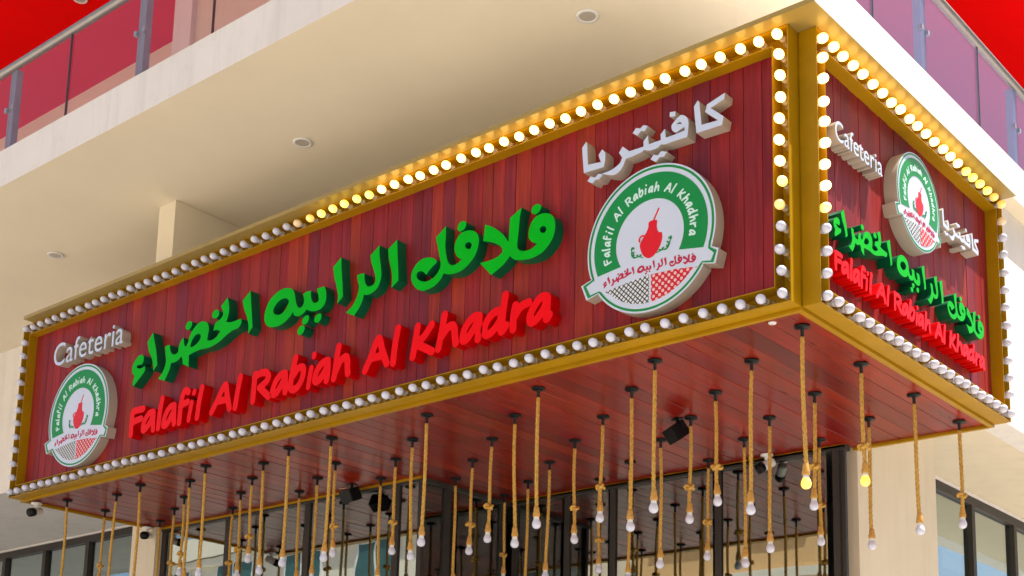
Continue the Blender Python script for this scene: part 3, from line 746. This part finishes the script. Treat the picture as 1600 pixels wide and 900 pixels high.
LB = D - .022                                     # letters stand on the boards
def letters(root, fx):
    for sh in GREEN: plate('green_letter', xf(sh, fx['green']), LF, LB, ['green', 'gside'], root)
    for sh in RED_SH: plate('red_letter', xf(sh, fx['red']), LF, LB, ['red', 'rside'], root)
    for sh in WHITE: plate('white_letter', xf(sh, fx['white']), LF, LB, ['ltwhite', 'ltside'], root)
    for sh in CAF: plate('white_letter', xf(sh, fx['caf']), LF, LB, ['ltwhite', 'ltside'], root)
CAF = text_shapes('Cafeteria', -6.868, -5.890, 1.031, 1.221)
idf = lambda p: p
letters(front, dict(green=idf, red=idf, white=idf, caf=idf))
def fit(shapes, s0, s1, zref_from, zref_to, ky=1.0):
    b = bounds(shapes); k = (s1 - s0) / (b[1] - b[0])
    return lambda p: (s0 + (p[0] - b[0]) * k, zref_to + (p[1] - zref_from) * k * ky)
bG, bR, bW, bC = bounds(GREEN), bounds(RED_SH), bounds(WHITE), bounds(CAF)
letters(side, dict(green=fit(GREEN, .255, 2.225, (bG[2] + bG[3]) / 2, .505), red=fit(RED_SH, .258, 2.225, (bR[2] + bR[3]) / 2, .285, 1.0),
                   white=fit(WHITE, 1.645, 2.195, (bW[2] + bW[3]) / 2, 1.00, 1.05), caf=fit(CAF, .295, .845, bC[2], .955, 1.05)))
logo(front, -.953, .556, .418, LF, LB); logo(front, -6.434, .546, .418, LF, LB)
logo(side, 1.315, .985, .290, LF, LB)

# ------------------------------------------------------------------ balustrades
def balustrade(label, axis, plane, a0, a1, posts, joints):
    t = thing('glass_balustrade', label, 'balustrade', (0, 0, 0))
    def bb(p0, p1, d0, d1, z0, z1): return (p0, p1, plane + d0, plane + d1, z0, z1) if axis == 0 else (plane - d1, plane - d0, p0, p1, z0, z1)
    edges = sorted([a0, a1] + posts + joints)
    for p0, p1 in zip(edges[:-1], edges[1:]):
        box('pane', bb(p0 + .006, p1 - .006, .050, .062, TOP + .015, 3.335), 'balglass' if axis == 0 else 'sideglass', t)
    for p in joints: box('joint_seal', bb(p - .005, p + .005, .048, .064, TOP + .02, 3.33), 'darkjoint', t)
    for p in posts:
        po = box('post', bb(p - .042, p + .042, .066, .12, TOP, 3.34), 'steel', t)
        for zz in (3.0,):
            for sgn in (-1, 1):
                box('clamp', bb(p + sgn * .050 - .016, p + sgn * .050 + .016, .044, .07, zz - .018, zz + .018), 'steel', po)
    hr = MB(); path = [(a0, plane + .055, 3.368), (a1, plane + .055, 3.368)] if axis == 0 else [(plane - .055, a0, 3.368), (plane - .055, a1, 3.368)]
    hr.tube(path, .034, 16); hr.build('handrail', 'rail', t)
    box('base_channel', bb(a0, a1, .02, .09, TOP, TOP + .018), 'steel', t)
    return t
balustrade('front glass balcony balustrade with steel posts, pink with reflected light over red ceiling', 0, -.71, -18, -.56, [-17.4, -15.65, -13.87, -12.09, -10.31, -8.53, -6.745, -4.967, -3.19, -1.41], [-16.5, -14.75, -12.98, -11.2, -9.42, -7.63, -5.89, -4.10, -2.3])
balustrade('side glass balcony balustrade above the sunlit white slab edge', 1, -.487, -.62, 14, [.95, 2.775, 4.53, 6.3, 8.05, 9.8, 11.5], [.1, 1.94, 3.74, 5.4, 7.15, 8.9, 10.65])

# ------------------------------------------------------------------ pendants
def rope_path(z0, z1, sway):
    n = int((z0 - z1) / .007)
    return [(sway * math.sin(k / n * math.pi), sway * .6 * math.sin(k / n * 5.0), z0 + (z1 - z0) * k / n) for k in range(n + 1)]
ROSE = MB().lathe([(0, 0), (.040, 0), (.042, -.005), (.039, -.012), (.016, -.016), (.0095, -.020), (.0095, -.070), (0, -.070)], 20).mesh('ceiling_rose', ['black'])
def rope_mesh(z0, z1, sway): return MB().tube(rope_path(z0, z1, sway), .0112, 10, 0, 3, 62).mesh('rope', ['rope'])
ROPE_L = [rope_mesh(-.062, -.74, s_) for s_ in (.004, -.005)]
ROPE_S = rope_mesh(-.062, -.585, .005)
kn = []
for k in range(61):
    a = 2 * math.pi * k / 60
    kn.append(((math.sin(a) + 2 * math.sin(2 * a)) * .0105, (math.cos(a) - 2 * math.cos(2 * a)) * .0085, -math.sin(3 * a) * .010))
KNOT = MB().tube(kn, .0100, 8, 0, 3, 62).mesh('knot', ['rope'])
CAP = MB().lathe([(0, .052), (.017, .050), (.020, .040), (.0215, .020), (.026, .006), (.0265, -.012), (.024, -.016), (0, -.016)], 16).mesh('lamp_cap', ['cap'])
def pbulb(mat): return MB().lathe([(.016, 0), (.018, -.010), (.020, -.022), (.027, -.036), (.0315, -.052), (.0310, -.066), (.025, -.079), (.014, -.087), (0, -.0895)], 18).mesh('globe', [mat])
NECK = MB().lathe([(.017, .004), (.0185, -.010), (.0208, -.0225)], 16).mesh('bulb_neck', ['white'])
PB, PBL = pbulb('bulb'), pbulb('warmbulb')
PEND = [(-7.03, .33, 0, .0), (-7.10, .74, 1, .02), (-6.50, .45, 0, .0), (-6.06, .37, 0, .0), (-7.04, 1.26, 0, 0), (-6.53, 1.04, 1, 0), (-6.11, .83, 1, .05), (-5.61, .51, 0, .03), (-5.14, .30, 0, .02),
 (-6.09, 1.31, 1, 0), (-5.60, 1.0, 1, 0), (-5.14, .74, 1, .04), (-4.72, .50, 0, .03), (-4.25, .34, 0, .01), (-5.17, 1.24, 0, .1), (-4.72, 1.03, 0, .05), (-3.81, .34, 0, 0), (-4.28, .81, 1, 0), (-4.33, 1.32, 0, .04),
 (-3.84, .99, 1, 0), (-3.38, .69, 0, .02), (-2.90, .33, 0, 0), (-3.86, 1.65, 0, 0), (-3.40, 1.33, 1, .01), (-2.92, .99, 1, -.02), (-2.45, .67, 0, 0), (-3.90, 2.27, 1, 0), (-1.98, .33, 0, 0), (-3.47, 2.04, 0, 0),
 (-2.98, 1.69, 0, 0), (-2.49, 1.35, 1, -.01), (-2.01, 1.02, 1, .01), (-2.98, 2.29, 1, -.02), (-1.54, .67, 0, -.01), (-2.51, 2.02, 0, -.01), (-1.14, .33, 0, -.01), (-2.01, 1.67, 0, -.02), (-1.57, 1.36, 1, .01),
 (-2.03, 2.30, 1, -.02), (-1.17, 1.01, 1, 0), (-1.55, 1.98, 0, -.01), (-.71, .65, 0, -.02), (-1.17, 1.65, 0, -.01), (-.23, .34, 0, 0), (-.71, 1.38, 1, -.01), (-1.15, 2.27, 1, -.02), (-.25, 1.05, 1, 0), (-.68, 2.03, 0, .02),
 (-.25, 1.74, 0, .01), (-.25, 2.41, 1, .01)]
ORD = ['first', 'second', 'third', 'fourth', 'fifth', 'sixth', 'seventh', 'eighth', 'ninth', 'tenth', 'eleventh']
def prow(y): return sum(y > e for e in (.42, .85, 1.15, 1.5, 1.85, 2.15))
def plabel(x, y, kt, lit):
    """rows counted back from the long sign, lamps in a row counted from the short sign"""
    r = prow(y); i = sum(1 for q in PEND if prow(q[1]) == r and q[0] > x)
    return '%s rope pendant%s, %s from the short sign in %s row behind the long sign' % ('knotted' if kt else 'straight', ' lit' if lit else '', ORD[i], ORD[r])
GRP = {(0, 0): 'straight rope pendants with unlit bulbs', (1, 0): 'knotted rope pendants with unlit bulbs', (0, 1): 'lit straight pendant', (1, 1): 'lit knotted pendant'}
for x, y, kt, dz in PEND:
    lit = 1 if (x, y) in ((-.23, .34), (-.25, 1.05)) else 0
    key = (kt, lit)
    p = thing('pendant_lamp', plabel(x, y, kt, lit), 'pendant lamp', (x, y, 0), 0, GRP[key])
    p.rotation_euler = (R_.uniform(-.018, .018), R_.uniform(-.018, .018), R_.uniform(0, 6.28))
    obj('ceiling_rose', ROSE, p)
    zc = (-.62 if kt else -.78) + dz
    rope = obj('rope', ROPE_S if kt else R_.choice(ROPE_L), p)
    top = -.062; me_end = -.585 if kt else -.74
    k = (zc + .045 - top) / (me_end - top); rope.scale = (1, 1, k); rope.location = (0, 0, top - top * k)
    if kt: obj('knot', KNOT, p, loc=(0, 0, -.47 + R_.uniform(-.015, .02)), rot=(R_.uniform(-.3, .3), R_.uniform(-.3, .3), R_.uniform(0, 6)))
    obj('lamp_cap', CAP, p, loc=(0, 0, zc), scale=(.8, .8, .9))
    b = obj('bulb', NECK, p, loc=(0, 0, zc - .012), rot=(R_.uniform(-.06, .06), R_.uniform(-.06, .06), 0), scale=(.84, .84, .84)); obj('globe', PBL if lit else PB, b)

# ------------------------------------------------------------------ small fixtures
DL1 = MB().lathe([(.045, -.004), (.055, -.010), (.068, -.012), (.072, -.004), (.072, 0), (.04, 0)], 28).mesh('trim_ring', ['white'])
DL2 = MB().lathe([(0, -.007), (.05, -.0075)], 24).mesh('diffuser', ['ltside'])
for (x, y, z), lab in (((-1.613, .278, SOF), 'round recessed ceiling light in the cream soffit above the corner of the sign'), ((-4.204, .27, SOF), 'round recessed ceiling light in the cream soffit beside the fin wall'),
                       ((-7.499, .294, SOF), 'round recessed ceiling light in the cream soffit past the far end of the sign'), ((-8.10, .655, RZ), 'round white ceiling light in the red ceiling')):
    t = thing('ceiling_light', lab, 'ceiling light', (x, y, z - .001), 0, 'round ceiling lights')
    obj('trim_ring', DL1, t); obj('diffuser', DL2, t)
def cctv(label, loc, aim, tilt):
    t = thing('security_camera', label, 'security camera', loc)
    MB().lathe([(0, 0), (.045, 0), (.045, -.012), (.018, -.018), (.014, -.05), (0, -.052)], 16).build('mount', 'white', t)
    b = MB(); b.lathe([(0, -.055), (.030, -.055), (.034, -.045), (.034, .045), (.036, .05), (.036, .075), (.030, .076)], 16, 'y')
    o = b.build('housing', 'white', t, loc=(0, 0, -.075)); o.rotation_euler = (tilt, 0, aim)
    l = MB(); l.lathe([(.0335, .03), (.0365, .03), (.0365, .078), (0, .0785)], 16, 'y'); l.build('lens_cover', 'black', o)
cctv('small white security camera with black lens under the far front corner of the canopy', (-7.30, .21, -.012), rad(20), rad(18))
cctv('small white security camera with black lens in front of the cream pillar', (-7.33, 1.33, -.012), rad(35), rad(12))
cctv('small white security camera with black lens by the rear glass of the canopy', (-1.62, 2.40, -.002), rad(-40), rad(30))
def speaker(label, loc, rz, tilt):
    t = thing('loudspeaker', label, 'loudspeaker', loc, rz)
    t.scale = (.55, .55, .55)
    br = MB(); br.box(-.07, .07, -.05, .05, -.008, -.001); br.box(-.012, .012, -.012, .012, -.06, -.008); br.box(-.14, .14, -.02, .02, -.068, -.06); br.box(-.146, -.14, -.02, .02, -.13, -.06); br.box(.14, .146, -.02, .02, -.13, -.06)
    br.build('bracket', 'black', t)
    c = MB(); pr = [(-.135, -.10), (.135, -.10), (.105, .09), (-.105, .09)]
    for z in (-.09, .09): c.v += [(x, y, z) for x, y in pr]
    for k in range(4): c.face((k, (k + 1) % 4, (k + 1) % 4 + 4, k + 4))
    c.face(range(4)); c.face(range(4, 8))
    o = c.build('cabinet', 'black', t, loc=(0, 0, -.155)); o.rotation_euler = (tilt, 0, 0)
    box('grille', (-.12, .12, -.108, -.101, -.078, .078), 'black', o); return t
speaker('black loudspeaker bracketed to the canopy boards between rope pendants near the rear glass', (-1.66, 1.34, 0), rad(-30), rad(38))
spk = speaker('black loudspeaker hanging at the edge of the canopy boards by the bay window', (-4.66, 1.33, 0), rad(-8), rad(25))
MB().tube([(-.34, .02, -.006), (-.25, .03, -.012), (-.16, .02, -.02), (-.05, -.02, -.07), (.02, .02, -.10)], .004, 6).build('cable', 'white', spk)
t = thing('smoke_detector', 'tiny white disc fixed on the canopy boards by the sign corner', 'smoke detector', (-.33, .21, 0))
MB().lathe([(0, -.012), (.016, -.010), (.022, -.004), (.022, 0)], 14).build('case', 'white', t); MB().lathe([(0, -.015), (.006, -.0145), (.006, -.011)], 10).build('sensor', 'ltside', t)

# ------------------------------------------------------------------ buildings across the street (mirrored in the glazing; two only added to block light)
def far_building(label, x0, x1, y, h, mat, fl):
    t = thing('opposite_building', label, 'building', ((x0 + x1) / 2, y, GROUND))
    cx = (x0 + x1) / 2; w = (x1 - x0) / 2
    box('wall', (-w, w, -10, 0, 0, h), mat, t)
    n = int(2 * w / 3.4); k = int(h / fl)
    for j in range(k):
        box('floor_band', (-w - .05, w + .05, 0.002, .22, (j + 1) * fl - .35, (j + 1) * fl - .05), 'far2', t)
        for i in range(n):
            a = -w + (i + .5) * 2 * w / n
            f = MB(); f.box(a - 1.05, a + 1.05, 0.002, .10, j * fl + .95, j * fl + 2.65); o = f.build('window', 'fascia', t)
            for q in (-1, 1): box('pane', (a + q * .5 - .44, a + q * .5 + .44, .102, .12, j * fl + 1.05, j * fl + 2.55), 'farglass', o)
    box('parapet', (-w - .1, w + .1, -.1, .3, h, h + .9), 'far2', t)
ambient_blocker = thing('opposite_building', 'pale block added out of view to cut ambient light on the short sign', 'building', (18, -6, GROUND))  # out-of-view block, added to darken the surroundings of the short sign
box('wall', (0, 14, -40, 36, 0, 24), 'far2', ambient_blocker)
for j in range(7):
    box('floor_band', (-.2, -.002, -40.05, 36.05, 3.3 * j + 3.0, 3.3 * j + 3.25), 'fascia', ambient_blocker)
    for i in range(18):
        y = -38 + i * 4.2; f = MB(); f.box(-.10, -.002, y - 1.1, y + 1.1, 3.3 * j + 1.0, 3.3 * j + 2.7); o = f.build('window', 'fascia', ambient_blocker)
        for q in (-1, 1): box('pane', (-.12, -.102, y + q * .52 - .46, y + q * .52 + .46, 3.3 * j + 1.1, 3.3 * j + 2.6), 'farglass', o)
far_building('ochre apartment block across the street, mirrored in the storefront glass', -78, -48, -27, 12.5, 'far1', 3.1)
far_building('pale apartment block across the street, mirrored in the bay glass', -46, -26, -25, 12, 'far2', 3.0)
far_building('apricot apartment block across the street, mirrored in the rear glass', -23, -5, -26, 13, 'far3', 3.2)
far_building('tall pale block added out of view to cut light from the right front', -3, 17, -24, 27, 'far2', 3.3)  # added out of view so the long sign is lit more from the left
